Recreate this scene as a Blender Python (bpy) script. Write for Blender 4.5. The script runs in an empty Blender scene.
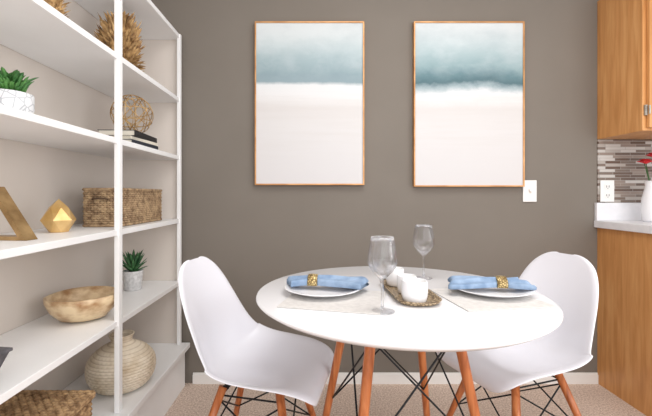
import bpy, bmesh, math, random
from mathutils import Vector, Matrix
random.seed(7)
scene = bpy.context.scene
COL = scene.collection
pi = math.pi

def srgb(r, g, b):
    def f(c):
        c /= 255.0
        return c/12.92 if c <= 0.04045 else ((c+0.055)/1.055)**2.4
    return (f(r), f(g), f(b), 1.0)

# ---------------------------------------------------------------- materials
def mat_base(name):
    m = bpy.data.materials.new(name); m.use_nodes = True
    nt = m.node_tree
    return m, nt, nt.nodes['Principled BSDF']

def L(nt, a, b): nt.links.new(a, b)

def ramp(nt, stops, interp='LINEAR'):
    n = nt.nodes.new('ShaderNodeValToRGB')
    cr = n.color_ramp; cr.interpolation = interp
    while len(cr.elements) > 1: cr.elements.remove(cr.elements[-1])
    cr.elements[0].position = stops[0][0]; cr.elements[0].color = stops[0][1]
    for p, c in stops[1:]:
        e = cr.elements.new(p); e.color = c
    return n

def noise_mat(name, c1, c2, scale=8, rough=0.5, metal=0.0, bump=0.0, bscale=None, stretch=(1,1,1), detail=4, lo=.35, hi=.65, spec=0.5, bdist=0.002, bands=None):
    m, nt, b = mat_base(name)
    tc = nt.nodes.new('ShaderNodeTexCoord')
    mp = nt.nodes.new('ShaderNodeMapping'); mp.inputs['Scale'].default_value = stretch
    L(nt, tc.outputs['Object'], mp.inputs['Vector'])
    n = nt.nodes.new('ShaderNodeTexNoise'); n.inputs['Scale'].default_value = scale; n.inputs['Detail'].default_value = detail
    L(nt, mp.outputs['Vector'], n.inputs['Vector'])
    r = ramp(nt, [(lo, c1), (hi, c2)])
    L(nt, n.outputs['Fac'], r.inputs['Fac'])
    out = r.outputs['Color']
    if bands:   # groove shade painted into the colour to deepen the carved rows
        sp = nt.nodes.new('ShaderNodeSeparateXYZ'); L(nt, tc.outputs['Object'], sp.inputs[0])
        k = nt.nodes.new('ShaderNodeMath'); k.operation = 'MULTIPLY'; k.inputs[1].default_value = pi/bands[0]; L(nt, sp.outputs['Z'], k.inputs[0])
        s = nt.nodes.new('ShaderNodeMath'); s.operation = 'SINE'; L(nt, k.outputs[0], s.inputs[0])
        a = nt.nodes.new('ShaderNodeMath'); a.operation = 'ABSOLUTE'; L(nt, s.outputs[0], a.inputs[0])
        rr = ramp(nt, [(0, (1,1,1,1)), (.5, (0,0,0,1))]); L(nt, a.outputs[0], rr.inputs['Fac'])
        mixn = nt.nodes.new('ShaderNodeMixRGB'); mixn.inputs['Color2'].default_value = bands[1]
        kk = nt.nodes.new('ShaderNodeMath'); kk.operation = 'MULTIPLY'; kk.inputs[1].default_value = .45; L(nt, rr.outputs['Color'], kk.inputs[0])
        L(nt, kk.outputs[0], mixn.inputs['Fac']); L(nt, out, mixn.inputs['Color1']); out = mixn.outputs['Color']
    L(nt, out, b.inputs['Base Color'])
    b.inputs['Roughness'].default_value = rough
    b.inputs['Metallic'].default_value = metal
    b.inputs['Specular IOR Level'].default_value = spec
    if bump > 0:
        n2 = nt.nodes.new('ShaderNodeTexNoise'); n2.inputs['Scale'].default_value = bscale or scale
        n2.inputs['Detail'].default_value = 3
        L(nt, mp.outputs['Vector'], n2.inputs['Vector'])
        bp = nt.nodes.new('ShaderNodeBump'); bp.inputs['Strength'].default_value = bump; bp.inputs['Distance'].default_value = bdist
        L(nt, n2.outputs['Fac'], bp.inputs['Height'])
        L(nt, bp.outputs['Normal'], b.inputs['Normal'])
    return m

def plain(name, c, rough=0.5, metal=0.0, spec=0.5, var=0.03):
    c2 = tuple(min(1, x*(1+var)) for x in c[:3]) + (1,)
    return noise_mat(name, c, c2, scale=6, rough=rough, metal=metal, spec=spec)

M_wall = noise_mat('wall_taupe_paint', srgb(125,118,110), srgb(128,121,113), scale=3, rough=.9, bump=.15, bscale=180, spec=.2)
M_beige = noise_mat('beige_paint', srgb(220,211,202), srgb(224,215,207), scale=3, rough=.85, bump=.1, bscale=180, spec=.2)
M_ceil = noise_mat('ceiling_paint', srgb(235,234,232), srgb(240,239,237), scale=3, rough=.9)
M_carpet = noise_mat('carpet_pile', srgb(190,166,150), srgb(240,222,208), scale=130, rough=1, bump=.8, bscale=160, spec=.05, detail=6, bdist=.008)
M_trim = plain('white_trim_paint', srgb(236,234,231), rough=.5)
M_shelf = plain('white_shelf_lacquer', srgb(241,241,241), rough=.4, spec=.4)
M_plastic = plain('white_moulded_plastic', srgb(232,232,239), rough=.22, var=.01)
M_table = plain('white_table_lacquer', srgb(236,236,239), rough=.16, var=.01)
M_black = plain('black_metal', srgb(28,28,30), rough=.4, metal=.6)
M_chrome = noise_mat('brushed_steel', srgb(170,166,158), srgb(200,196,188), scale=30, rough=.35, metal=.8)
M_gold = noise_mat('gold_metal', srgb(206,164,96), srgb(230,196,138), scale=18, rough=.38, metal=.5)
M_antgold = noise_mat('antique_gold', srgb(160,118,66), srgb(232,198,142), scale=40, rough=.42, metal=.5, bump=.6, bscale=90)
M_coral = noise_mat('brown_gold_coral', srgb(124,88,50), srgb(208,170,116), scale=34, rough=.5, metal=.3, bump=.6, bscale=90)
M_bronze = noise_mat('brass_bar', srgb(140,110,70), srgb(182,150,104), scale=20, rough=.35, metal=.5)
M_copper = noise_mat('copper_frame', srgb(182,128,78), srgb(208,156,104), scale=14, rough=.35, metal=.4)
M_china = plain('white_china', srgb(238,238,241), rough=.15, var=.01)
M_mat = noise_mat('quilted_placemat_cloth', srgb(205,202,199), srgb(216,213,210), scale=60, rough=.95, bump=.4, bscale=120, spec=.1)
M_blue = noise_mat('blue_linen', srgb(118,141,170), srgb(150,171,197), scale=25, rough=.9, bump=.3, bscale=260, spec=.15)
M_wax = plain('white_wax', srgb(226,222,214), rough=.45)
M_green = noise_mat('green_leaf', srgb(38,92,44), srgb(92,148,72), scale=30, rough=.5)
M_agave = noise_mat('agave_leaf', srgb(36,84,50), srgb(84,136,84), scale=30, rough=.5)
M_soil = noise_mat('soil', srgb(60,44,34), srgb(96,74,58), scale=80, rough=1)
M_wicker = noise_mat('wicker', srgb(126,100,74), srgb(190,162,126), scale=45, rough=.75, bump=.5, bscale=200)
M_wicker2 = noise_mat('wicker_warm', srgb(128,98,68), srgb(196,162,120), scale=45, rough=.75, bump=.5, bscale=200)
M_dark = plain('dark_interior', srgb(88,68,50), rough=.9)
M_greybox = noise_mat('grey_cloth', srgb(82,80,84), srgb(100,98,102), scale=60, rough=.8)
M_cream = noise_mat('cream_carved_ceramic', srgb(200,182,154), srgb(232,220,200), scale=14, rough=.65, bump=.3, bscale=60, lo=.3, hi=.6, bands=(.0115, srgb(150,122,90)))
M_bowl = noise_mat('burl_wood', srgb(168,126,84), srgb(230,206,168), scale=15, rough=.35, stretch=(1,1,1.6), detail=7, lo=.34, hi=.60)
M_counter = noise_mat('white_countertop', srgb(230,231,235), srgb(237,237,241), scale=20, rough=.35)
M_pages = noise_mat('paper_pages', srgb(214,206,190), srgb(232,226,212), scale=4, stretch=(1,1,60), rough=.9)
M_bk1 = plain('dark_navy_cover', srgb(38,42,52), rough=.6)
M_bk3 = plain('black_cover', srgb(34,32,34), rough=.6)
M_switch = plain('white_plastic_plate', srgb(236,236,234), rough=.35)
M_slot = plain('dark_slot', srgb(60,58,56), rough=.6)
M_red = noise_mat('red_petal', srgb(176,16,28), srgb(224,44,52), scale=30, rough=.6)
M_stem = plain('stem_green', srgb(58,96,48), rough=.6)

def wood_mat(name, dark, mid, light, axis='Z', rough=.4, scale=1.0, lo=.28, hi=.74):
    m, nt, b = mat_base(name)
    tc = nt.nodes.new('ShaderNodeTexCoord'); mp = nt.nodes.new('ShaderNodeMapping')
    st = {'Z': (14, 14, 1.1), 'X': (1.1, 14, 14), 'Y': (14, 1.1, 14)}[axis]
    mp.inputs['Scale'].default_value = tuple(s*scale for s in st)
    L(nt, tc.outputs['Object'], mp.inputs['Vector'])
    n = nt.nodes.new('ShaderNodeTexNoise'); n.inputs['Scale'].default_value = 2.2; n.inputs['Detail'].default_value = 9
    n.inputs['Distortion'].default_value = .6
    L(nt, mp.outputs['Vector'], n.inputs['Vector'])
    r = ramp(nt, [(lo, dark), (.5, mid), (hi, light)])
    L(nt, n.outputs['Fac'], r.inputs['Fac']); L(nt, r.outputs['Color'], b.inputs['Base Color'])
    b.inputs['Roughness'].default_value = rough
    bp = nt.nodes.new('ShaderNodeBump'); bp.inputs['Strength'].default_value = .1; bp.inputs['Distance'].default_value = .001
    L(nt, n.outputs['Fac'], bp.inputs['Height']); L(nt, bp.outputs['Normal'], b.inputs['Normal'])
    return m
M_oak = wood_mat('honey_oak', srgb(190,132,76), srgb(206,148,90), srgb(217,163,106), scale=1.3, lo=.30, hi=.70)
M_leg = wood_mat('warm_beech_leg', srgb(150,80,40), srgb(182,104,56), srgb(200,124,74), scale=1.8, lo=.34, hi=.66, rough=.3)

M_glass = bpy.data.materials.new('clear_glass'); M_glass.use_nodes = True
nt = M_glass.node_tree; nt.nodes.clear()
o = nt.nodes.new('ShaderNodeOutputMaterial'); mx = nt.nodes.new('ShaderNodeMixShader'); mx.inputs['Fac'].default_value = .52
tr = nt.nodes.new('ShaderNodeBsdfTransparent'); tr.inputs['Color'].default_value = (.99,.99,.995,1)
gl = nt.nodes.new('ShaderNodeBsdfGlass'); gl.inputs['Roughness'].default_value = .0; gl.inputs['IOR'].default_value = 1.5
gl.inputs['Color'].default_value = (.96,.965,.975,1)
L(nt, tr.outputs[0], mx.inputs[1]); L(nt, gl.outputs[0], mx.inputs[2]); L(nt, mx.outputs[0], o.inputs['Surface'])

def painting_mat(name, stops, h, seed, amp):
    m, nt, b = mat_base(name)
    tc = nt.nodes.new('ShaderNodeTexCoord')
    sp = nt.nodes.new('ShaderNodeSeparateXYZ'); L(nt, tc.outputs['Object'], sp.inputs[0])
    a = nt.nodes.new('ShaderNodeMath'); a.operation = 'MULTIPLY_ADD'; a.inputs[1].default_value = 1/h; a.inputs[2].default_value = .5
    L(nt, sp.outputs['Z'], a.inputs[0])
    def nz(scale, sc, loc, detail, rough=.62):
        mp = nt.nodes.new('ShaderNodeMapping'); mp.inputs['Scale'].default_value = sc; mp.inputs['Location'].default_value = loc
        L(nt, tc.outputs['Object'], mp.inputs['Vector'])
        n = nt.nodes.new('ShaderNodeTexNoise'); n.inputs['Scale'].default_value = scale; n.inputs['Detail'].default_value = detail; n.inputs['Roughness'].default_value = rough
        L(nt, mp.outputs['Vector'], n.inputs['Vector']); return n
    n = nz(3.4, (1, 1, 1.5), (seed, 0, seed), 12, .68)
    s1 = nt.nodes.new('ShaderNodeMath'); s1.operation = 'SUBTRACT'; s1.inputs[1].default_value = .5; L(nt, n.outputs['Fac'], s1.inputs[0])
    s2 = nt.nodes.new('ShaderNodeMath'); s2.operation = 'MULTIPLY_ADD'; s2.inputs[1].default_value = amp
    L(nt, s1.outputs[0], s2.inputs[0]); L(nt, a.outputs[0], s2.inputs[2])
    r = ramp(nt, stops); L(nt, s2.outputs[0], r.inputs['Fac'])
    up = ramp(nt, [(.62, (0,0,0,1)), (.76, (1,1,1,1))]); L(nt, a.outputs[0], up.inputs['Fac'])
    lo_ = ramp(nt, [(.10, (0,0,0,1)), (.30, (1,1,1,1)), (.54, (1,1,1,1)), (.60, (0,0,0,1))]); L(nt, a.outputs[0], lo_.inputs['Fac'])
    prev = r.outputs['Color']
    for (q, colr, loc, st, sc, mask) in ((.40, srgb(214,221,223), (seed+3,0,1.7), 3.6, (1,1,1.5), up), (.20, srgb(118,142,152), (seed+9,0,5.2), 4.6, (1,1,2), up), (.30, srgb(202,198,195), (seed+4,0,2.2), 3.0, (.8,1,14), lo_)):
        n2 = nz(st, sc, loc, 9)
        r2 = ramp(nt, [(.44, (0,0,0,1)), (.70, (1,1,1,1))]); L(nt, n2.outputs['Fac'], r2.inputs['Fac'])
        k = nt.nodes.new('ShaderNodeMath'); k.operation = 'MULTIPLY'; L(nt, r2.outputs['Color'], k.inputs[0]); L(nt, mask.outputs['Color'], k.inputs[1])
        k2 = nt.nodes.new('ShaderNodeMath'); k2.operation = 'MULTIPLY'; k2.inputs[1].default_value = q; L(nt, k.outputs[0], k2.inputs[0])
        mix = nt.nodes.new('ShaderNodeMixRGB'); mix.inputs['Color2'].default_value = colr
        L(nt, k2.outputs[0], mix.inputs['Fac']); L(nt, prev, mix.inputs['Color1']); prev = mix.outputs['Color']
    L(nt, prev, b.inputs['Base Color'])
    b.inputs['Roughness'].default_value = .8
    b.inputs['Specular IOR Level'].default_value = .2
    return m
low = [(0, srgb(211,209,210)), (.36, srgb(212,210,210)), (.47, srgb(209,206,205)), (.52, srgb(217,216,216)), (.56, srgb(220,220,221))]
M_art1 = painting_mat('sea_wash_canvas', low + [(.610, srgb(217,220,221)), (.632, srgb(142,160,167)), (.68, srgb(138,158,165)), (.77, srgb(160,178,183)), (.84, srgb(184,197,200)), (.92, srgb(203,210,212)), (1, srgb(209,214,216))], .9, 1.3, .05)
M_art2 = painting_mat('storm_wash_canvas', low + [(.570, srgb(214,217,219)), (.60, srgb(164,179,184)), (.635, srgb(86,113,121)), (.67, srgb(104,132,139)), (.72, srgb(140,164,169)), (.80, srgb(164,183,187)), (.88, srgb(190,202,205)), (1, srgb(208,213,215))], .9, 5.7, .13)

M_tile, nt, b = mat_base('mosaic_strip_tile')
tc = nt.nodes.new('ShaderNodeTexCoord'); sp = nt.nodes.new('ShaderNodeSeparateXYZ'); cb = nt.nodes.new('ShaderNodeCombineXYZ')
L(nt, tc.outputs['Object'], sp.inputs[0]); L(nt, sp.outputs['X'], cb.inputs['X']); L(nt, sp.outputs['Z'], cb.inputs['Y'])
bk = nt.nodes.new('ShaderNodeTexBrick'); bk.inputs['Scale'].default_value = 1; bk.inputs['Brick Width'].default_value = .085
bk.inputs['Row Height'].default_value = .0155; bk.inputs['Mortar Size'].default_value = .0011
bk.offset = .37; bk.squash = 1.3; bk.squash_frequency = 3
bk.inputs['Color1'].default_value = (0,0,0,1); bk.inputs['Color2'].default_value = (1,1,1,1); bk.inputs['Mortar'].default_value = (.5,.5,.5,1)
L(nt, cb.outputs[0], bk.inputs['Vector'])
r = ramp(nt, [(0, srgb(104,86,76)), (.28, srgb(144,129,119)), (.45, srgb(174,166,159)), (.6, srgb(122,108,99)), (.82, srgb(194,189,184))], 'CONSTANT')
L(nt, bk.outputs['Color'], r.inputs['Fac'])
mx = nt.nodes.new('ShaderNodeMixRGB'); mx.inputs['Color2'].default_value = srgb(164,158,152)
L(nt, bk.outputs['Fac'], mx.inputs['Fac']); L(nt, r.outputs['Color'], mx.inputs['Color1']); L(nt, mx.outputs['Color'], b.inputs['Base Color'])
b.inputs['Roughness'].default_value = .2

def voro_mat(name, c1, c2, scale, rough=.4, metal=0.0, feature='DISTANCE_TO_EDGE', lo=.04, hi=.1):
    m, nt, b = mat_base(name)
    tc = nt.nodes.new('ShaderNodeTexCoord'); v = nt.nodes.new('ShaderNodeTexVoronoi'); v.feature = feature
    v.inputs['Scale'].default_value = scale
    L(nt, tc.outputs['Object'], v.inputs['Vector'])
    r = ramp(nt, [(lo, c1), (hi, c2)]); L(nt, v.outputs['Distance'], r.inputs['Fac']); L(nt, r.outputs['Color'], b.inputs['Base Color'])
    b.inputs['Roughness'].default_value = rough; b.inputs['Metallic'].default_value = metal
    return m
M_tray = voro_mat('beaded_bronze', srgb(92,72,52), srgb(196,174,140), 100, rough=.35, metal=.25, lo=.03, hi=.26)
M_ring = voro_mat('woven_gold_ring', srgb(112,90,52), srgb(214,190,132), 160, rough=.4, metal=.4, lo=.05, hi=.3)
M_pot = voro_mat('geometric_white_pot', srgb(184,186,190), srgb(228,229,231), 46, rough=.6, lo=.02, hi=.09)
M_pot2 = noise_mat('pale_stone_pot', srgb(200,200,200), srgb(230,230,230), scale=70, rough=.7)

# ---------------------------------------------------------------- mesh helpers
def finish(name, bm, mat, smooth=False, loc=(0,0,0), rot=(0,0,0), parent=None, recalc=True):
    if recalc: bmesh.ops.recalc_face_normals(bm, faces=bm.faces)
    me = bpy.data.meshes.new(name); bm.to_mesh(me); bm.free()
    if smooth:
        for p in me.polygons: p.use_smooth = True
    me.materials.append(mat)
    ob = bpy.data.objects.new(name, me); ob.location = loc; ob.rotation_euler = rot
    COL.objects.link(ob)
    if parent: ob.parent = parent
    return ob

def empty(name, loc=(0,0,0), rotz=0):
    ob = bpy.data.objects.new(name, None); ob.empty_display_size = .05
    ob.location = loc; ob.rotation_euler = (0,0,rotz); COL.objects.link(ob); return ob

def tag(ob, label, cat, group=None):
    ob['label'] = label; ob['category'] = cat
    if group: ob['group'] = group
    return ob

def struct(ob): ob['kind'] = 'structure'; return ob

def addbox(bm, x0,x1,y0,y1,z0,z1, bev=0):
    r = bmesh.ops.create_cube(bm, size=1)
    vs = r['verts']
    for v in vs:
        v.co = Vector((x0+(v.co.x+.5)*(x1-x0), y0+(v.co.y+.5)*(y1-y0), z0+(v.co.z+.5)*(z1-z0)))
    if bev > 0:
        es = list({e for v in vs for e in v.link_edges})
        bmesh.ops.bevel(bm, geom=es, offset=bev, segments=2, affect='EDGES', profile=.5)

def box(name, x0,x1,y0,y1,z0,z1, mat, bev=0, parent=None, base=True, off=(0,0,0)):
    cx, cy, cz = (x0+x1)/2, (y0+y1)/2, z0
    bm = bmesh.new(); addbox(bm, x0-cx, x1-cx, y0-cy, y1-cy, 0, z1-z0, bev)
    return finish(name, bm, mat, loc=(cx-off[0], cy-off[1], cz-off[2]), parent=parent)

def lathe_bm(bm, prof, segs=40, f=None):
    rings = []
    for (r, z) in prof:
        if r < 1e-6:
            rings.append([bm.verts.new((0,0,z))])
        else:
            ring = []
            for i in range(segs):
                a = 2*pi*i/segs
                rr = f(r, z, a) if f else r
                ring.append(bm.verts.new((rr*math.cos(a), rr*math.sin(a), z)))
            rings.append(ring)
    for A, B in zip(rings, rings[1:]):
        if len(A) == 1 and len(B) == 1: continue
        for i in range(segs):
            j = (i+1) % segs
            if len(A) == 1: bm.faces.new((A[0], B[i], B[j]))
            elif len(B) == 1: bm.faces.new((A[i], A[j], B[0]))
            else: bm.faces.new((A[i], A[j], B[j], B[i]))

def lathe(name, prof, mat, segs=40, f=None, **kw):
    bm = bmesh.new(); lathe_bm(bm, prof, segs, f)
    return finish(name, bm, mat, smooth=True, **kw)

def tube_bm(bm, pts, r, segs=6, closed=False, r2=None):
    pts = [Vector(p) for p in pts]; n = len(pts); rings = []
    prev = None
    for i, p in enumerate(pts):
        if closed: t = pts[(i+1) % n] - pts[i-1]
        else: t = pts[min(i+1, n-1)] - pts[max(i-1, 0)]
        t.normalize()
        if prev is None:
            up = Vector((0,0,1)) if abs(t.z) < .9 else Vector((1,0,0))
        else: up = prev
        s = t.cross(up)
        if s.length < 1e-5: s = t.cross(Vector((0,1,0)))
        s.normalize(); u = s.cross(t).normalized(); prev = u
        rr = r if r2 is None else r+(r2-r)*i/(n-1)
        rings.append([bm.verts.new(p + s*math.cos(2*pi*k/segs)*rr + u*math.sin(2*pi*k/segs)*rr) for k in range(segs)])
    rng = range(n) if closed else range(n-1)
    for i in rng:
        A = rings[i]; B = rings[(i+1) % n]
        for k in range(segs):
            bm.faces.new((A[k], A[(k+1) % segs], B[(k+1) % segs], B[k]))
    if not closed:
        bm.faces.new(rings[0]); bm.faces.new(list(reversed(rings[-1])))

def interp(pts, n):
    out = []; m = len(pts)-1
    for i in range(n):
        t = i/(n-1)*m; k = min(int(t), m-1); u = t-k
        p0 = pts[max(k-1,0)]; p1 = pts[k]; p2 = pts[k+1]; p3 = pts[min(k+2, m)]
        out.append(tuple(.5*((2*b)+(-a+c)*u+(2*a-5*b+4*c-d)*u*u+(-a+3*b-3*c+d)*u**3) for a,b,c,d in zip(p0,p1,p2,p3)))
    return out

def copy_thing(root, loc, rotz=None):
    new = root.copy(); COL.objects.link(new); new.location = loc
    if rotz is not None: new.rotation_euler = (0,0,rotz)
    def rec(src, dst):
        for c in [o for o in list(src.children)]:
            k = c.copy(); k.parent = dst; k.matrix_parent_inverse = c.matrix_parent_inverse.copy()
            COL.objects.link(k); rec(c, k)
    rec(root, new)
    return new

def leaf_bm(bm, base, direction, length, width, curl=.3, n=6, thick=.15):
    d = Vector(direction).normalized(); side = d.cross(Vector((0,0,1)))
    if side.length < .05: side = Vector((1,0,0))
    side.normalize(); nrm = side.cross(d).normalized()
    prev = None
    for i in range(n+1):
        t = i/n; w = width*(math.sin(pi*min(1, t*.82+.16)))**.8*.5 if i < n else 0
        c = Vector(base) + d*length*t + Vector((0,0,-1))*curl*length*t*t
        a = bm.verts.new(c - side*w + nrm*w*.5); m = bm.verts.new(c - nrm*width*thick*(1-t)); b2 = bm.verts.new(c + side*w + nrm*w*.5); tp = bm.verts.new(c+nrm*width*.05*(1-t))
        cur = (a, m, b2, tp)
        if prev:
            for q in range(4):
                bm.faces.new((prev[q], prev[(q+1) % 4], cur[(q+1) % 4], cur[q]))
        prev = cur

# ---------------------------------------------------------------- camera
CZ = 1.05
cam = bpy.data.cameras.new('camera'); camo = bpy.data.objects.new('camera', cam); COL.objects.link(camo)
camo.location = (0, 0, CZ); camo.rotation_euler = (pi/2, 0, 0)
cam.sensor_width = 36; cam.lens = 385/652*36; cam.shift_x = 11/652; cam.shift_y = -13/652; cam.clip_start = .02
scene.camera = camo

# ---------------------------------------------------------------- room
WY = 2.15
struct(box('floor', -1.16, 2.7, -1.2, WY+.1, -.1, 0, M_carpet))
struct(box('wall_back', -1.16, 2.7, WY, WY+.1, 0, 2.44, M_wall))
struct(box('wall_left', -1.16, -1.06, -1.2, WY, 0, 2.44, M_beige))
struct(box('ceiling', -1.16, 2.7, -1.2, WY+.1, 2.44, 2.54, M_ceil))
bm = bmesh.new(); addbox(bm, -.68, 1.574, WY-.012, WY, 0, .050, 0); addbox(bm, -.68, 1.574, WY-.008, WY, .050, .060, .002)
struct(finish('baseboard_back', bm, M_trim))

# ---------------------------------------------------------------- shelving unit
XF = -.747; XB = -1.058
su = tag(empty('shelving_unit', (-.9, 1.45, 0)), 'tall white open shelving unit with slim posts, against the wall', 'shelf')
O = (-.9, 1.45, 0)
ST = [1.925, 1.579, 1.263, .920, .580]
Y0, Y1 = .78, 2.118
for i, z in enumerate(ST):
    box('shelf', XB, XF+.010, Y0, Y1, z-.022, z, M_shelf, .002, su, off=O)
EZ = .235
box('shelf', XB, -.690, Y0, Y1+.012, EZ-.026, EZ, M_shelf, .003, su, off=O)
box('plinth', XB, -.715, Y0, Y1, 0, EZ-.027, M_shelf, .002, su, off=O)
for y in (.80, 1.45, 2.10):
    t = .0135 if y < 2 else .011
    box('post', XF-.003, XF+.016, y-t, y+t, EZ, 1.925 if y > 2 else 2.2, M_shelf, .002, su, off=O)
box('end_panel', XB, XF-.005, Y1+.001, Y1+.012, EZ, 1.925, M_beige, 0, su, off=O)['label'] = 'beige painted end panel'
# ---------------------------------------------------------------- pictures
def picture(x0, x1, z0, z1, mat, label):
    cx, cz = (x0+x1)/2, (z0+z1)/2; w, h = (x1-x0)/2, (z1-z0)/2; t = .0075
    root = tag(empty('framed_picture', (cx, WY-.001, z0)), label, 'picture', 'pair of framed wall pictures')
    bm = bmesh.new()
    addbox(bm, -w, -w+t, -.03, 0, -h, h, .001); addbox(bm, w-t, w, -.03, 0, -h, h, .001)
    addbox(bm, -w+t, w-t, -.03, 0, -h, -h+t, .001); addbox(bm, -w+t, w-t, -.03, 0, h-t, h, .001)
    finish('frame', bm, M_copper, loc=(0,0,h), parent=root)
    bm = bmesh.new(); addbox(bm, -w+t, w-t, -.024, -.002, -h+t, h-t, 0)
    finish('canvas', bm, mat, loc=(0,0,h), parent=root)
picture(-.332, .272, 1.105, 2.007, M_art1, 'thin copper-framed abstract seascape with blue-grey upper half')
picture(.545, 1.155, 1.096, 2.007, M_art2, 'thin copper-framed abstract painting with dark teal cloud band')

# ---------------------------------------------------------------- switch and outlet
def plate(name, x, z, label, cat, outlet):
    root = tag(empty(name, (x, WY-.001 if not outlet else WY-.0085, z)), label, cat)
    bm = bmesh.new(); addbox(bm, -.038, .038, -.007, 0, -.06, .06, .002)
    finish('cover_plate', bm, M_switch, parent=root)
    if outlet:
        for dz in (-.024, .024):
            bm = bmesh.new(); addbox(bm, -.016, .016, -.0095, -.0068, dz-.015, dz+.015, .001); finish('socket_face', bm, M_switch, parent=root)
            bm = bmesh.new(); addbox(bm, -.008, -.005, -.0101, -.009, dz-.005, dz+.007); addbox(bm, .005, .008, -.0101, -.009, dz-.005, dz+.007); addbox(bm, -.002, .002, -.0101, -.009, dz-.011, dz-.007)
            finish('socket_slots', bm, M_slot, parent=root)
    else:
        bm = bmesh.new(); addbox(bm, -.005, .005, -.017, -.0068, -.002, .010, .001); finish('toggle', bm, M_switch, parent=root)
        bm = bmesh.new(); addbox(bm, -.008, .008, -.0074, -.0066, -.014, .014); finish('toggle_slot', bm, M_beige, parent=root)
plate('light_switch', 1.196, 1.072, 'white light switch on the grey wall beside a picture', 'light switch', False)
plate('power_outlet', 1.622, 1.072, 'white power outlet on the mosaic tile backsplash', 'outlet', True)

# ---------------------------------------------------------------- kitchen
KX = 1.575
bs = finish('tile_backsplash', (lambda bm: (addbox(bm, KX, 2.62, WY-.008, WY, 1.008, 1.358), bm)[1])(bmesh.new()), M_tile)
tag(bs, 'mosaic backsplash of brown and grey strip tiles', 'backsplash')
uc = tag(empty('wall_cabinet', (2.1, 2.0, 1.36)), 'honey oak wall cabinet above the tiled backsplash', 'cabinet')
UO = (2.1, 2.0, 1.36)
box('body', KX, 2.62, 1.852, WY-.001, 1.36, 2.13, M_oak, .002, uc, off=UO)
for (a, c) in ((1.592, 2.085), (2.105, 2.60)):
    d = empty('door', (a-UO[0], 1.851-UO[1], .012)); d.parent = uc
    w = c-a; h = .746
    bm = bmesh.new()
    addbox(bm, 0, .055, -.02, 0, 0, h, .003); addbox(bm, w-.055, w, -.02, 0, 0, h, .003)
    addbox(bm, .055, w-.055, -.02, 0, 0, .055, .003); addbox(bm, .055, w-.055, -.02, 0, h-.055, h, .003)
    addbox(bm, .05, w-.05, -.012, -.001, .05, h-.05, 0)
    finish('door_panel', bm, M_oak, parent=d)
    for hz in (.085, h-.1):
        bm = bmesh.new(); addbox(bm, -.012, 0, -.012, 0, hz-.025, hz+.025, .001)
        tube_bm(bm, [(0,-.021,hz-.02), (0,-.021,hz+.02)], .004, 8)
        finish('hinge', bm, M_chrome, parent=d)
bc = tag(empty('base_cabinet', (2.1, 1.85, 0)), 'honey oak base cabinet with plain end panel under the countertop', 'cabinet')
bm = bmesh.new()
addbox(bm, KX-2.1, KX+.02-2.1, 1.57-1.85, WY-.001-1.85, 0, .868, .001)
addbox(bm, KX+.02-2.1, 2.62-2.1, 1.57-1.85, WY-.001-1.85, .1, .868, 0)
addbox(bm, KX+.02-2.1, 2.62-2.1, 1.64-1.85, WY-.001-1.85, 0, .1, 0)
finish('body', bm, M_oak, parent=bc)
for (a, c) in ((1.60, 2.09), (2.11, 2.60)):
    d = empty('door', (a-2.1, 1.569-1.85, .12)); d.parent = bc
    w = c-a; h = .56; bm = bmesh.new()
    addbox(bm, 0, .055, -.02, 0, 0, h, .003); addbox(bm, w-.055, w, -.02, 0, 0, h, .003)
    addbox(bm, .055, w-.055, -.02, 0, 0, .055, .003); addbox(bm, .055, w-.055, -.02, 0, h-.055, h, .003)
    addbox(bm, .05, w-.05, -.012, -.001, .05, h-.05, 0)
    finish('door_panel', bm, M_oak, parent=d)
    dr = empty('drawer', (a-2.1, 1.569-1.85, .70)); dr.parent = bc
    bm = bmesh.new(); addbox(bm, 0, w, -.02, 0, 0, .14, .004); finish('drawer_front', bm, M_oak, parent=dr)
ct = tag(empty('countertop', (2.1, 1.83, .869)), 'white laminate countertop with low upstand on the base cabinet', 'countertop')
box('worktop', KX-.02, 2.62, 1.53, WY-.001, .869, .909, M_counter, .004, ct, off=(2.1,1.83,.869))
box('upstand', KX-.02+.004, 2.62, WY-.021, WY-.001, .909, 1.007, M_counter, .002, ct, off=(2.1,1.83,.869))
vz = tag(empty('flower_vase', (1.768, 2.02, .9095)), 'white ceramic vase holding red flowers on the countertop', 'vase')
lathe('vase_body', [(0,0),(.035,0),(.042,.01),(.046,.06),(.044,.12),(.034,.16),(.028,.19),(.031,.215),(.027,.214),(.022,.19),(.026,.16),(.04,.12),(.04,.02),(0,.012)], M_china, parent=vz)
for k in range(5):
    a = k*2*pi/5+2.9; dx, dy = .034*math.cos(a), .034*math.sin(a); hz = .31 + .03*(k % 2)
    bm = bmesh.new(); tube_bm(bm, [(0,0,.06), (dx*.3,dy*.3,.2), (dx,dy,hz)], .002, 6); finish('stem', bm, M_stem, True, parent=vz)
    bm = bmesh.new()
    for lay, (ln, up) in enumerate(((.036,.35),(.032,.9),(.026,1.8),(.024,3.5))):
        for j in range(8):
            b2 = 2*pi*j/8+lay*.4
            leaf_bm(bm, (0,0,0), (math.cos(b2), math.sin(b2), up), ln, .024, .1, 4)
    finish('blossom', bm, M_red, loc=(dx,dy,hz), parent=vz)

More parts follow.
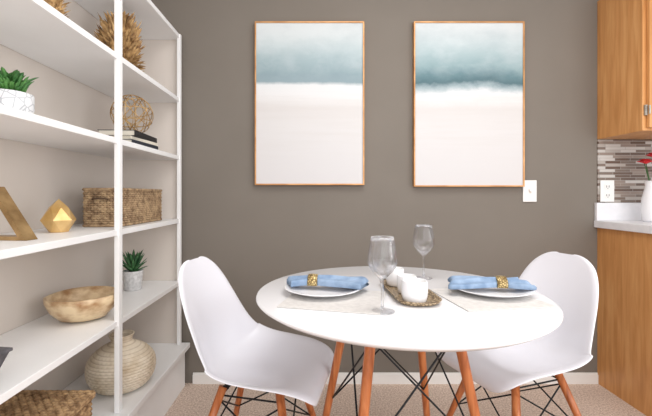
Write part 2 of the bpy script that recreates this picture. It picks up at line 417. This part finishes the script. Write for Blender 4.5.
# ---------------------------------------------------------------- dining table
TX, TY, TZ = .262, 1.226, .742
dt = tag(empty('dining_table', (TX, TY, 0)), 'round white dining table with splayed wooden legs and black braces', 'table')
R = .445
lathe('tabletop', [(0,TZ-.024),(R-.05,TZ-.024),(R-.018,TZ-.018),(R-.003,TZ-.008),(R,TZ-.004),(R-.001,TZ-.001),(R-.004,TZ),(0,TZ)], M_table, segs=128, parent=dt)
legang = [math.radians(a) for a in (55, 145, 235, 325)]
def rad(z): return .17 + (.72-z)*.22
for a in legang:
    bm = bmesh.new()
    c, s = math.cos(a), math.sin(a)
    tube_bm(bm, [(c*rad(.716), s*rad(.716), .716), (c*rad(.66), s*rad(.66), .66), (c*rad(.3), s*rad(.3), .3), (c*rad(0), s*rad(0), 0.002)], .0175, 14, r2=.011)
    finish('leg', bm, M_leg, True, parent=dt)
bm = bmesh.new()
P = lambda a, z: (math.cos(a)*(rad(z)-.012), math.sin(a)*(rad(z)-.012), z)
for i in range(4):
    a, b2 = legang[i], legang[(i+1) % 4]
    tube_bm(bm, [P(a,.64), P(b2,.33)], .003, 6); tube_bm(bm, [P(b2,.64), P(a,.33)], .003, 6)
    tube_bm(bm, [P(a,.655), P(b2,.655)], .003, 6)
addbox(bm, -.09, .09, -.012, .012, .708, .717); addbox(bm, -.012, .012, -.09, .09, .708, .7165)
for a in legang: tube_bm(bm, [(0,0,.712), (math.cos(a)*.165, math.sin(a)*.165, .712)], .006, 8)
finish('brace', bm, M_black, parent=dt)['label'] = 'black metal wire bracing'

# ---------------------------------------------------------------- dining chairs
ch = tag(empty('dining_chair', (-.206, 1.375, 0), math.radians(-13)), 'white moulded shell dining chair on wooden dowel legs', 'chair', 'matching dining chairs')
prof = [ # x, z, halfwidth, raise
 (.236,.392,.105,.000),(.245,.408,.150,.002),(.240,.426,.182,.006),(.212,.442,.204,.014),(.15,.441,.220,.034),(.07,.428,.230,.056),(-.02,.418,.233,.076),
 (-.095,.425,.230,.090),(-.146,.452,.221,.094),(-.178,.508,.206,.084),(-.197,.58,.190,.062),(-.213,.65,.176,.042),(-.229,.715,.157,.027),(-.241,.762,.132,.016),(-.248,.790,.102,.009),(-.252,.806,.070,.004),(-.253,.812,.034,.001)]
NV, NU = 60, 31
pp = interp(prof, NV)
bm = bmesh.new(); grid = []
for i, (x, z, w, rz) in enumerate(pp):
    a = pp[max(i-1,0)]; b2 = pp[min(i+1,NV-1)]
    t = Vector((b2[0]-a[0], 0, b2[1]-a[1])).normalized()
    n = Vector((t.z, 0, -t.x))
    fr = min(1, i/10)*min(1, (NV-1-i)/8)
    row = []
    for j in range(NU):
        u = -1+2*j/(NU-1); us = math.sin(u*pi/2)*.35+u*.65
        e = max(0, (abs(us)-.88)/.12)
        p = Vector((x, us*w + (1 if us > 0 else -1)*.002*e*fr, z)) + n*(rz*abs(us)**2.0 - .007*fr*e*e)
        row.append(bm.verts.new(p))
    grid.append(row)
for i in range(NV-1):
    for j in range(NU-1):
        bm.faces.new((grid[i][j], grid[i][j+1], grid[i+1][j+1], grid[i+1][j]))
sh = finish('seat_shell', bm, M_plastic, True, parent=ch)
md = sh.modifiers.new('solid', 'SOLIDIFY'); md.thickness = .005; md.offset = -1
md = sh.modifiers.new('sub', 'SUBSURF'); md.levels = 1; md.render_levels = 1
tops = [(.115,.095,.406),(.115,-.095,.406),(-.085,.095,.402),(-.085,-.095,.402)]
feet = [(.215,.215,0.002),(.215,-.215,0.002),(-.205,.215,0.002),(-.205,-.215,0.002)]
for t, f in zip(tops, feet):
    bm = bmesh.new(); tube_bm(bm, [t, tuple(.5*(a+b) for a,b in zip(t,f)), f], .0145, 12, r2=.010)
    finish('leg', bm, M_leg, True, parent=ch)
bm = bmesh.new()
def lp(i, z):
    t, f = tops[i], feet[i]; k = (t[2]-z)/(t[2]-f[2]); return tuple((a+(b-a)*k)*(.96 if q < 2 else 1) for q, (a, b) in enumerate(zip(t, f)))
for i, j in ((0,1),(1,3),(3,2),(2,0)):
    tube_bm(bm, [lp(i,.36), lp(j,.20)], .003, 6); tube_bm(bm, [lp(j,.36), lp(i,.20)], .003, 6)
    tube_bm(bm, [lp(i,.375), lp(j,.375)], .003, 6)
for i, j in ((0,3),(1,2)): tube_bm(bm, [tops[i], tops[j]], .004, 6)
for t in tops: tube_bm(bm, [(t[0]*.9,t[1]*.9,t[2]-.01), (t[0]*.9, t[1]*.9, .426)], .008, 8)
finish('brace', bm, M_black, parent=ch)['label'] = 'black wire bracing'
copy_thing(ch, (.778, 1.475, 0), math.radians(199))

# ---------------------------------------------------------------- table setting
def placemat(x, y, rz, w, d):
    bm = bmesh.new(); addbox(bm, -w/2, w/2, -d/2, d/2, 0, .003, .001)
    ob = finish('placemat', bm, M_mat, loc=(x, y, TZ+.0004), rot=(0,0,rz))
    tag(ob, 'pale grey-white quilted cloth placemat under a plate', 'placemat', 'table placemats')
placemat(.060, 1.135, math.radians(-14), .28, .24)
placemat(.515, 1.150, math.radians(8), .26, .24)
pr = [(0,.0),(.065,0),(.07,.002),(.095,.008),(.120,.017),(.1215,.0185),(.120,.0195),(.095,.011),(.07,.006),(0,.005)]
PZ = TZ+.0036
p1 = lathe('dinner_plate', pr, M_china, segs=64, loc=(.024, 1.210, PZ)); tag(p1, 'round white china dinner plate on a placemat', 'plate', 'dinner plates')
p2 = p1.copy(); p2.location = (.549, 1.205, PZ); COL.objects.link(p2)

def napkin(x, y, rz, smin, smax, seed):
    rnd = random.Random(seed); n = 60; m = 110; bm = bmesh.new(); rings = []
    ph = rnd.uniform(0, 6)
    for i in range(n):
        s = smin+(smax-smin)*i/(n-1)
        sg = 1 if s > 0 else -1
        end = smax if s > 0 else -smin; f = min(1, abs(s)/end)
        fl = min(1, max(0, (abs(s)-.010)/(end-.010)))
        tip = math.sqrt(max(0, 1-max(0, (f-.90)/.10)**2))      # rolled-over rounded ends
        w = (.018 + (.046 if s > 0 else .034)*fl**.8)*(.86+.14*tip)
        h = (.021 - .005*fl)*(.35+.65*tip)
        yc = .010*fl*math.sin(s*14+ph)
        ring = []
        for k in range(m):
            a = 2*pi*k/m; ca = math.cos(a); sa = math.sin(a)
            yy = w*ca
            if sa >= 0:
                fold = .5+.5*math.sin(ca*6.5+ph+.9*fl)
                fold2 = .5+.5*math.sin(ca*12+ph*2-1.2*fl)
                zz = h*(sa**.5)*(.50+.48*fold+.14*fold2)*(1+.08*math.sin(s*30+ca*2))
            else: zz = -.006*min(1, -sa*3)
            ss = s + sg*fl**3*(.012*math.sin(ca*2.2+ph))
            ring.append(bm.verts.new((ss, yc+yy, zz+.0065)))
        rings.append(ring)
    for A, B in zip(rings, rings[1:]):
        for k in range(m): bm.faces.new((A[k], A[(k+1) % m], B[(k+1) % m], B[k]))
    bm.faces.new(rings[0]); bm.faces.new(rings[-1])
    ob = finish('napkin', bm, M_blue, True, loc=(x, y, PZ+.0195), rot=(0,0,rz))
    tag(ob, 'blue linen napkin gathered through a gold ring on a plate', 'napkin', 'folded napkins')
    bm = bmesh.new(); rr = []
    for (sx, k) in ((-.016, 1.0), (-.014, 1.12), (0, 1.18), (.014, 1.12), (.016, 1.0), (.008,.98), (-.008,.98)):
        ring = []
        for q in range(36):
            a = 2*pi*q/36; ring.append(bm.verts.new((sx, .0240*k*math.cos(a), max(-.0068, .0225*k*math.sin(a)))))
        rr.append(ring)
    for i in range(len(rr)):
        A, B = rr[i], rr[(i+1) % len(rr)]
        for q in range(36): bm.faces.new((A[q], A[(q+1) % 36], B[(q+1) % 36], B[q]))
    ob = finish('napkin_ring', bm, M_ring, True, loc=(x, y, PZ+.0265), rot=(0,0,rz))
    tag(ob, 'woven gold napkin ring around a blue napkin', 'napkin ring', 'gold napkin rings')
napkin(-.006, 1.230, math.radians(-7), -.076, .165, 1)
napkin(.578, 1.200, math.radians(171), -.080, .155, 2)

# wine glasses
gp = [(0,0),(.031,0),(.0325,.0012),(.030,.0026),(.012,.0055),(.005,.010),(.0037,.02),(.0035,.074),(.0050,.082),(.014,.092),(.027,.105),(.0355,.118),(.0392,.131),(.0385,.146),(.0355,.166),(.0320,.184),(.0298,.197),
      (.0290,.197),(.0312,.184),(.0347,.166),(.0376,.146),(.0383,.131),(.0346,.1185),(.0263,.1062),(.013,.0936),(.003,.089),(0,.0885)]
g1 = lathe('wine_glass', gp, M_glass, segs=48, loc=(.178, 1.018, TZ+.0004)); tag(g1, 'clear stemmed wine glass standing on the white table', 'glass', 'wine glasses')
g2 = g1.copy(); g2.location = (.402, 1.425, TZ+.0004); COL.objects.link(g2)

# tray
def rrect(w, d, r, n=8):
    pts = []
    for cx, cy, a0 in ((w-r, d-r, 0), (-w+r, d-r, pi/2), (-w+r, -d+r, pi), (w-r, -d+r, 1.5*pi)):
        for i in range(n+1):
            a = a0+pi/2*i/n; pts.append((cx+r*math.cos(a), cy+r*math.sin(a)))
    return pts
def stack(bm, levels, r):
    rings = []
    w0 = levels[0][0]
    for (w, d, z) in levels:
        rings.append([bm.verts.new((x, y, z)) for x, y in rrect(w, d, min(r*w/w0, w*.98, d*.98))])
    for A, B in zip(rings, rings[1:]):
        k = len(A)
        for i in range(k): bm.faces.new((A[i], A[(i+1) % k], B[(i+1) % k], B[i]))
    bm.faces.new(rings[0]); bm.faces.new(rings[-1])
bm = bmesh.new()
stack(bm, [(.050,.140,0),(.058,.148,.004),(.065,.156,.014),(.061,.152,.0145),(.053,.143,.005),(.048,.138,.004)], .042)
tr = finish('serving_tray', bm, M_tray, True, loc=(.290, 1.200, TZ+.0004), rot=(0,0,math.radians(3)))
tag(tr, 'narrow patterned bronze tray carrying white candles', 'tray')
def candle(x, y, r, h, label):
    root = tag(empty('candle', (x, y, TZ+.0056)), label, 'candle', 'white votive candles on the tray')
    lathe('holder', [(0,0),(r*.74,0),(r*.90,.004),(r*.99,h*.35),(r,h*.6),(r*.97,h-.002),(r*.94,h),(r*.88,h),(r*.86,h-.004),(r*.84,h*.62),(0,h*.6)], M_china, parent=root)
    lathe('wax', [(0,h*.60),(r*.83,h*.61),(r*.83,h*.70),(r*.6,h*.73),(0,h*.71)], M_wax, parent=root)
    bm = bmesh.new(); tube_bm(bm, [(0,0,h*.7),(.001,0,h*.78),(.002,0,h*.88)], .0012, 6); finish('wick', bm, M_black, parent=root)
candle(.283, 1.095, .0370, .060, 'largest white votive candle at the near end of the tray')
candle(.284, 1.190, .030, .054, 'white votive candle in the middle of the tray')
candle(.268, 1.290, .030, .058, 'white votive candle at the far end of the tray')
def pebble(x, y, r):
    bm = bmesh.new(); bmesh.ops.create_icosphere(bm, subdivisions=2, radius=r)
    for v in bm.verts: v.co.z *= .7; v.co *= 1+random.uniform(-.05,.05)
    ob = finish('decorative_bead', bm, M_ring, True, loc=(x, y, TZ+.0046+r*.7))
    tag(ob, 'small rounded gold bead lying on the tray', 'bead', 'beads on the tray')
for (x, y) in ((.329,1.15),(.332,1.17),(.325,1.24),(.330,1.205)): pebble(x, y, .0075)

# ---------------------------------------------------------------- shelf objects
def weave(bm, w, d, r, z0, h, rows, amp, tr_, taper=0.0, nw=30):
    base = rrect(w, d, r, 6)
    pts = [Vector((x,y)) for x,y in base]
    Ltot = sum((pts[(i+1) % len(pts)]-pts[i]).length for i in range(len(pts)))
    N = nw*6
    def at(s):
        s = s % Ltot
        for i in range(len(pts)):
            e = pts[(i+1) % len(pts)]-pts[i]
            if s <= e.length and e.length > 1e-9:
                return pts[i]+e*(s/e.length), Vector((e.y, -e.x)).normalized()
            s -= e.length
        return pts[0], Vector((1,0))
    P0 = [at(Ltot*i/N) for i in range(N)]
    for k in range(rows):
        z = z0+h*(k+.5)/rows; sc = 1+taper*(k/rows)
        path = []
        for i, (p, n) in enumerate(P0):
            off = amp*math.sin(2*pi*nw*i/N + (pi if k % 2 else 0))
            q = p*sc+n*off; path.append((q.x, q.y, z))
        tube_bm(bm, path, tr_, 6, closed=True)
    for i in range(nw*2):
        p, n = at(Ltot*(i+.5)/(nw*2))
        tube_bm(bm, [(p.x, p.y, z0), (p.x*(1+taper), p.y*(1+taper), z0+h)], tr_*.7, 5)

SC = ST[3]
wb = tag(empty('wicker_basket', (-.862, 1.765, SC+.0005)), 'rectangular open brown wicker basket on a shelf', 'basket')
bm = bmesh.new(); weave(bm, .073, .213, .012, .004, .146, 16, .0024, .0047, 0.0, 44)
finish('woven_body', bm, M_wicker, True, parent=wb)
bm = bmesh.new()
for zz, rr_ in ((.152,.0065),(.006,.0055)): tube_bm(bm, [(x,y,zz) for x,y in rrect(.075,.215,.014,6)], rr_, 8, closed=True)
finish('rim', bm, M_wicker, True, parent=wb)
bm = bmesh.new(); addbox(bm, -.067, .067, -.207, .207, .003, .14); finish('lining', bm, M_dark, parent=wb)
bm = bmesh.new(); tube_bm(bm, [(-.03,-.220,.112),(-.025,-.230,.116),(.025,-.230,.116),(.03,-.220,.112)], .004, 8)
finish('handle', bm, M_dark, True, parent=wb)

lb = tag(empty('lidded_basket', (-.882, 1.10, EZ+.0005)), 'lidded brown woven storage basket on the bottom shelf', 'basket')
bm = bmesh.new(); weave(bm, .125, .205, .012, .004, .125, 15, .0026, .0050, 0, 46)
finish('woven_body', bm, M_wicker2, True, parent=lb)
bm = bmesh.new()
for k in range(31):
    y = -.208+.416*k/30
    tube_bm(bm, [(-.128+.256*i/60, y, .142+.0026*math.sin(pi*i/3+(pi if k % 2 else 0))) for i in range(61)], .0076, 6)
for k in range(2): tube_bm(bm, [(x,y,.134+.008*k) for x,y in rrect(.132,.214,.012,6)], .006, 8, closed=True)
finish('lid', bm, M_wicker2, True, parent=lb)
bm = bmesh.new(); addbox(bm, -.118, .118, -.198, .198, .003, .136); finish('lining', bm, M_dark, parent=lb)

bm = bmesh.new(); NS = 6
rA = [bm.verts.new((.030*math.cos(a), .030*math.sin(a), 0)) for a in [2*pi*i/NS for i in range(NS)]]
rB = [bm.verts.new((.055*math.cos(a), .055*math.sin(a), .042)) for a in [2*pi*(i+.5)/NS for i in range(NS)]]
rC = [bm.verts.new((.030*math.cos(a), .030*math.sin(a), .086)) for a in [2*pi*i/NS for i in range(NS)]]
ap = bm.verts.new((0,0,.116))
bm.faces.new(rA)
for i in range(NS):
    j = (i+1) % NS
    bm.faces.new((rA[i], rA[j], rB[i])); bm.faces.new((rB[i], rA[j], rB[j])); bm.faces.new((rB[i], rB[j], rC[j])); bm.faces.new((rC[i], rB[i], rC[j])); bm.faces.new((rC[i], rC[j], ap))
ob = finish('faceted_ornament', bm, M_gold, loc=(-.900, 1.352, SC+.0005), rot=(0,0,.3))
tag(ob, 'faceted pointed gold geometric ornament on a white shelf', 'ornament')

bm = bmesh.new()
def prism(bm, outer, inner, y0, y1):
    n = len(outer); V = {}
    for tagk, pts, y in (('of',outer,y0),('ob',outer,y1),('if',inner,y0),('ib',inner,y1)):
        V[tagk] = [bm.verts.new((p[0], y, p[1])) for p in pts]
    for i in range(n):
        j = (i+1) % n
        bm.faces.new((V['of'][i],V['of'][j],V['if'][j],V['if'][i])); bm.faces.new((V['ob'][i],V['ob'][j],V['ib'][j],V['ib'][i]))
        bm.faces.new((V['of'][i],V['of'][j],V['ob'][j],V['ob'][i])); bm.faces.new((V['if'][i],V['if'][j],V['ib'][j],V['ib'][i]))
prism(bm, [(-.112,0),(.112,0),(0,.154)], [(-.084,.011),(.084,.011),(0,.128)], -.020, .020)
ob = finish('triangle_ornament', bm, M_bronze, loc=(-.926, 1.125, SC+.0005), rot=(0,0,math.radians(-8)))
tag(ob, 'hollow triangular antique-gold ornament on a shelf', 'ornament')

def bf(r, z, a): return r*(1+.025*math.cos(3*a+.5)+.012*math.cos(5*a))
ob = lathe('wooden_bowl', [(0,0),(.045,0),(.078,.010),(.106,.040),(.121,.074),(.123,.094),(.117,.096),(.108,.074),(.09,.040),(.06,.016),(0,.010)], M_bowl, segs=64, f=bf, loc=(-.880, 1.465, ST[4]+.0005))
tag(ob, 'rounded mottled tan wooden bowl with uneven rim on a shelf', 'bowl')

ag = tag(empty('potted_agave', (-.905, 1.915, ST[4]+.0005)), 'small spiky green agave in a pale stone pot', 'plant')
lathe('pot', [(0,0),(.036,0),(.04,.004),(.047,.09),(.047,.095),(.043,.095),(.041,.08),(0,.078)], M_pot2, parent=ag)
lathe('soil', [(0,.079),(.040,.080),(.040,.084),(0,.087)], M_soil, parent=ag)
bm = bmesh.new()
for k in range(30):
    a = k*2.399; el = .6+2.4*(k/30)
    leaf_bm(bm, (.006*math.cos(a), .006*math.sin(a), .084), (math.cos(a), math.sin(a), el), .085+.045*k/30, .02, .05 if el > 1 else .12, 6)
finish('leaves', bm, M_agave, True, parent=ag)

ps = tag(empty('potted_succulent', (-.908, 1.145, ST[2]+.0005)), 'leafy green plant in a white pot with embossed geometric pattern', 'plant')
lathe('pot', [(0,0),(.045,0),(.052,.004),(.060,.045),(.060,.084),(.058,.088),(.053,.088),(.052,.076),(0,.074)], M_pot, parent=ps)
lathe('soil', [(0,.075),(.051,.076),(.051,.079),(0,.082)], M_soil, parent=ps)
bm = bmesh.new()
for k in range(120):
    a = random.uniform(0, 2*pi); r = random.uniform(0, .038); el = random.uniform(.7, 2.8)
    leaf_bm(bm, (r*math.cos(a), r*math.sin(a), .080+random.uniform(0,.040)), (math.cos(a), math.sin(a), el), random.uniform(.035,.060), .016, .2, 5)
finish('leaves', bm, M_green, True, parent=ps)

def book(x, y, z, w, d, h, rz, cov, label):
    root = tag(empty('book', (x, y, z), rz), label, 'book', 'stacked books under the wire sphere')
    bm = bmesh.new(); t = .0025
    addbox(bm, -w/2, w/2, -d/2, d/2, 0, t, .0008); addbox(bm, -w/2, w/2, -d/2, d/2, h-t, h, .0008); addbox(bm, w/2-t, w/2+.001, -d/2, d/2, .0005, h-.0005, .0008)
    finish('cover', bm, cov, parent=root)
    bm = bmesh.new(); addbox(bm, -w/2+.004, w/2-t, -d/2+.004, d/2-.004, t, h-t); finish('pages', bm, M_pages, parent=root)
zb = ST[2]+.0005
book(-.858, 1.775, zb, .160, .26, .026, -.02, M_bk1, 'dark navy hardback book lying flat at the stack bottom')
book(-.858, 1.775, zb+.0265, .155, .25, .014, -.06, M_pages, 'cream-covered book in the middle of the stack')
book(-.858, 1.778, zb+.041, .158, .255, .026, .04, M_bk3, 'black hardback book on top of the stack')
bm = bmesh.new(); RS = .090
for k in range(14):
    a0 = 2*pi*k/14
    n = Vector((math.cos(a0), math.sin(a0)*.9, .35*(-1)**k)).normalized(); off = (.42 if k % 2 else .15)*RS
    u = n.orthogonal().normalized(); v = n.cross(u); rr_ = math.sqrt(RS*RS-off*off)
    tube_bm(bm, [n*off+u*rr_*math.cos(2*pi*i/48)+v*rr_*math.sin(2*pi*i/48) for i in range(48)], .0019, 5, closed=True)
Rm = Matrix.Rotation(1.1, 3, 'X') @ Matrix.Rotation(.3, 3, 'Y')
for v in bm.verts: v.co = Rm @ v.co
zmin = min(v.co.z for v in bm.verts)
ob = finish('wire_sphere', bm, M_antgold, True, loc=(-.850, 1.79, zb+.0673-zmin))
tag(ob, 'decorative gold wire sphere resting on stacked books', 'ornament')

root = tag(empty('storage_box', (-.872, .858, ST[4]+.0005), -.12), 'dark grey cloth storage box with sloping sides on a shelf', 'box')
bm = bmesh.new(); stack(bm, [(.070,.090,0),(.098,.118,.078),(.0975,.1175,.079)], .006); finish('body', bm, M_greybox, parent=root)
bm = bmesh.new(); addbox(bm, -.101, .101, -.121, .121, .0795, .088, .002); finish('lid', bm, M_greybox, parent=root)

RW = .0115
def vf(r, z, a):
    k = min(1, max(0, (r-.045)/.03)); row = int(z/RW)
    return r*(1+k*(.040*(.25+.75*abs(math.cos(18*a+(row % 2)*pi/2)))*abs(math.sin(z*pi/RW))**.6-.025))
vp = interp([(.0,.0),(.068,.0),(.102,.012),(.127,.046),(.135,.085),(.127,.124),(.098,.158),(.062,.180),(.044,.188),(.042,.200),(.050,.222)], 190)
vp = [(max(r,0), max(0,z)) for r, z in vp]; vp[0] = (0,0)
vp += [(.044,.223),(.037,.200),(.040,.186),(.05,.176),(0,.16)]
ob = lathe('textured_vase', vp, M_cream, segs=240, f=vf, loc=(-.826, 1.645, EZ+.0005))
tag(ob, 'squat cream vase with woven dotted texture and small neck', 'vase')

def coral(x, y, z, h, rmax, n, label, sy=.7):
    bm = bmesh.new()
    lathe_bm(bm, [(0,0),(rmax*.35,0),(rmax*.40,h*.12),(rmax*.55,h*.4),(rmax*.5,h*.65),(rmax*.25,h*.82),(0,h*.86)], 20)
    for k in range(n):
        t = k/n; a = k*2.399
        zz = h*(.05+.78*t); r = rmax*.56*math.sin(pi*(.14+.78*t))**.7
        d = Vector((math.cos(a), math.sin(a), .25+t*1.5+random.uniform(-.5,.5)))
        leaf_bm(bm, (r*.85*math.cos(a), r*.85*math.sin(a), zz), d, rmax*random.uniform(.28,.66), rmax*.15, random.uniform(-.3,.2), 4, .3)
    for v in bm.verts: v.co.y *= sy
    ob = finish('coral_sculpture', bm, M_coral, False, loc=(x, y, z))
    tag(ob, label, 'ornament', 'gold coral sculptures')
coral(-.880, 1.735, ST[1]+.001, .285, .125, 460, 'large spiky brown-gold coral sculpture on a high shelf')
coral(-.862, 1.255, ST[1]+.001, .20, .062, 200, 'small spiky brown-gold coral sculpture on a high shelf')

# ---------------------------------------------------------------- lights
def area(name, loc, target, sx, sy, power, color=(1,1,1)):
    l = bpy.data.lights.new(name, 'AREA'); l.shape = 'RECTANGLE'; l.size = sx; l.size_y = sy; l.energy = power; l.color = color
    ob = bpy.data.objects.new(name, l); ob.location = loc
    ob.rotation_euler = (Vector(target)-Vector(loc)).to_track_quat('-Z', 'Y').to_euler(); COL.objects.link(ob)
area('ceiling_light', (.45, .9, 2.40), (.45, .9, 0), 1.2, 1.0, 18, (1,.985,.97))
area('front_fill_light', (.5, -1.0, 1.5), (.2, 2.1, .9), 2.2, 1.6, 28, (.985,.99,1))  # added soft fill behind the camera to brighten the room, not a window
area('shelf_fill_light', (2.0, .1, 1.3), (-1.0, 1.5, 1.1), 1.2, 1.4, 17, (1,.99,.985))  # added fill aimed at the shelving and left wall, no real window
w = bpy.data.worlds.new('world'); scene.world = w; w.use_nodes = True
w.node_tree.nodes['Background'].inputs[0].default_value = (.98,.985,1,1)
w.node_tree.nodes['Background'].inputs[1].default_value = .80
scene.view_settings.view_transform = 'Standard'
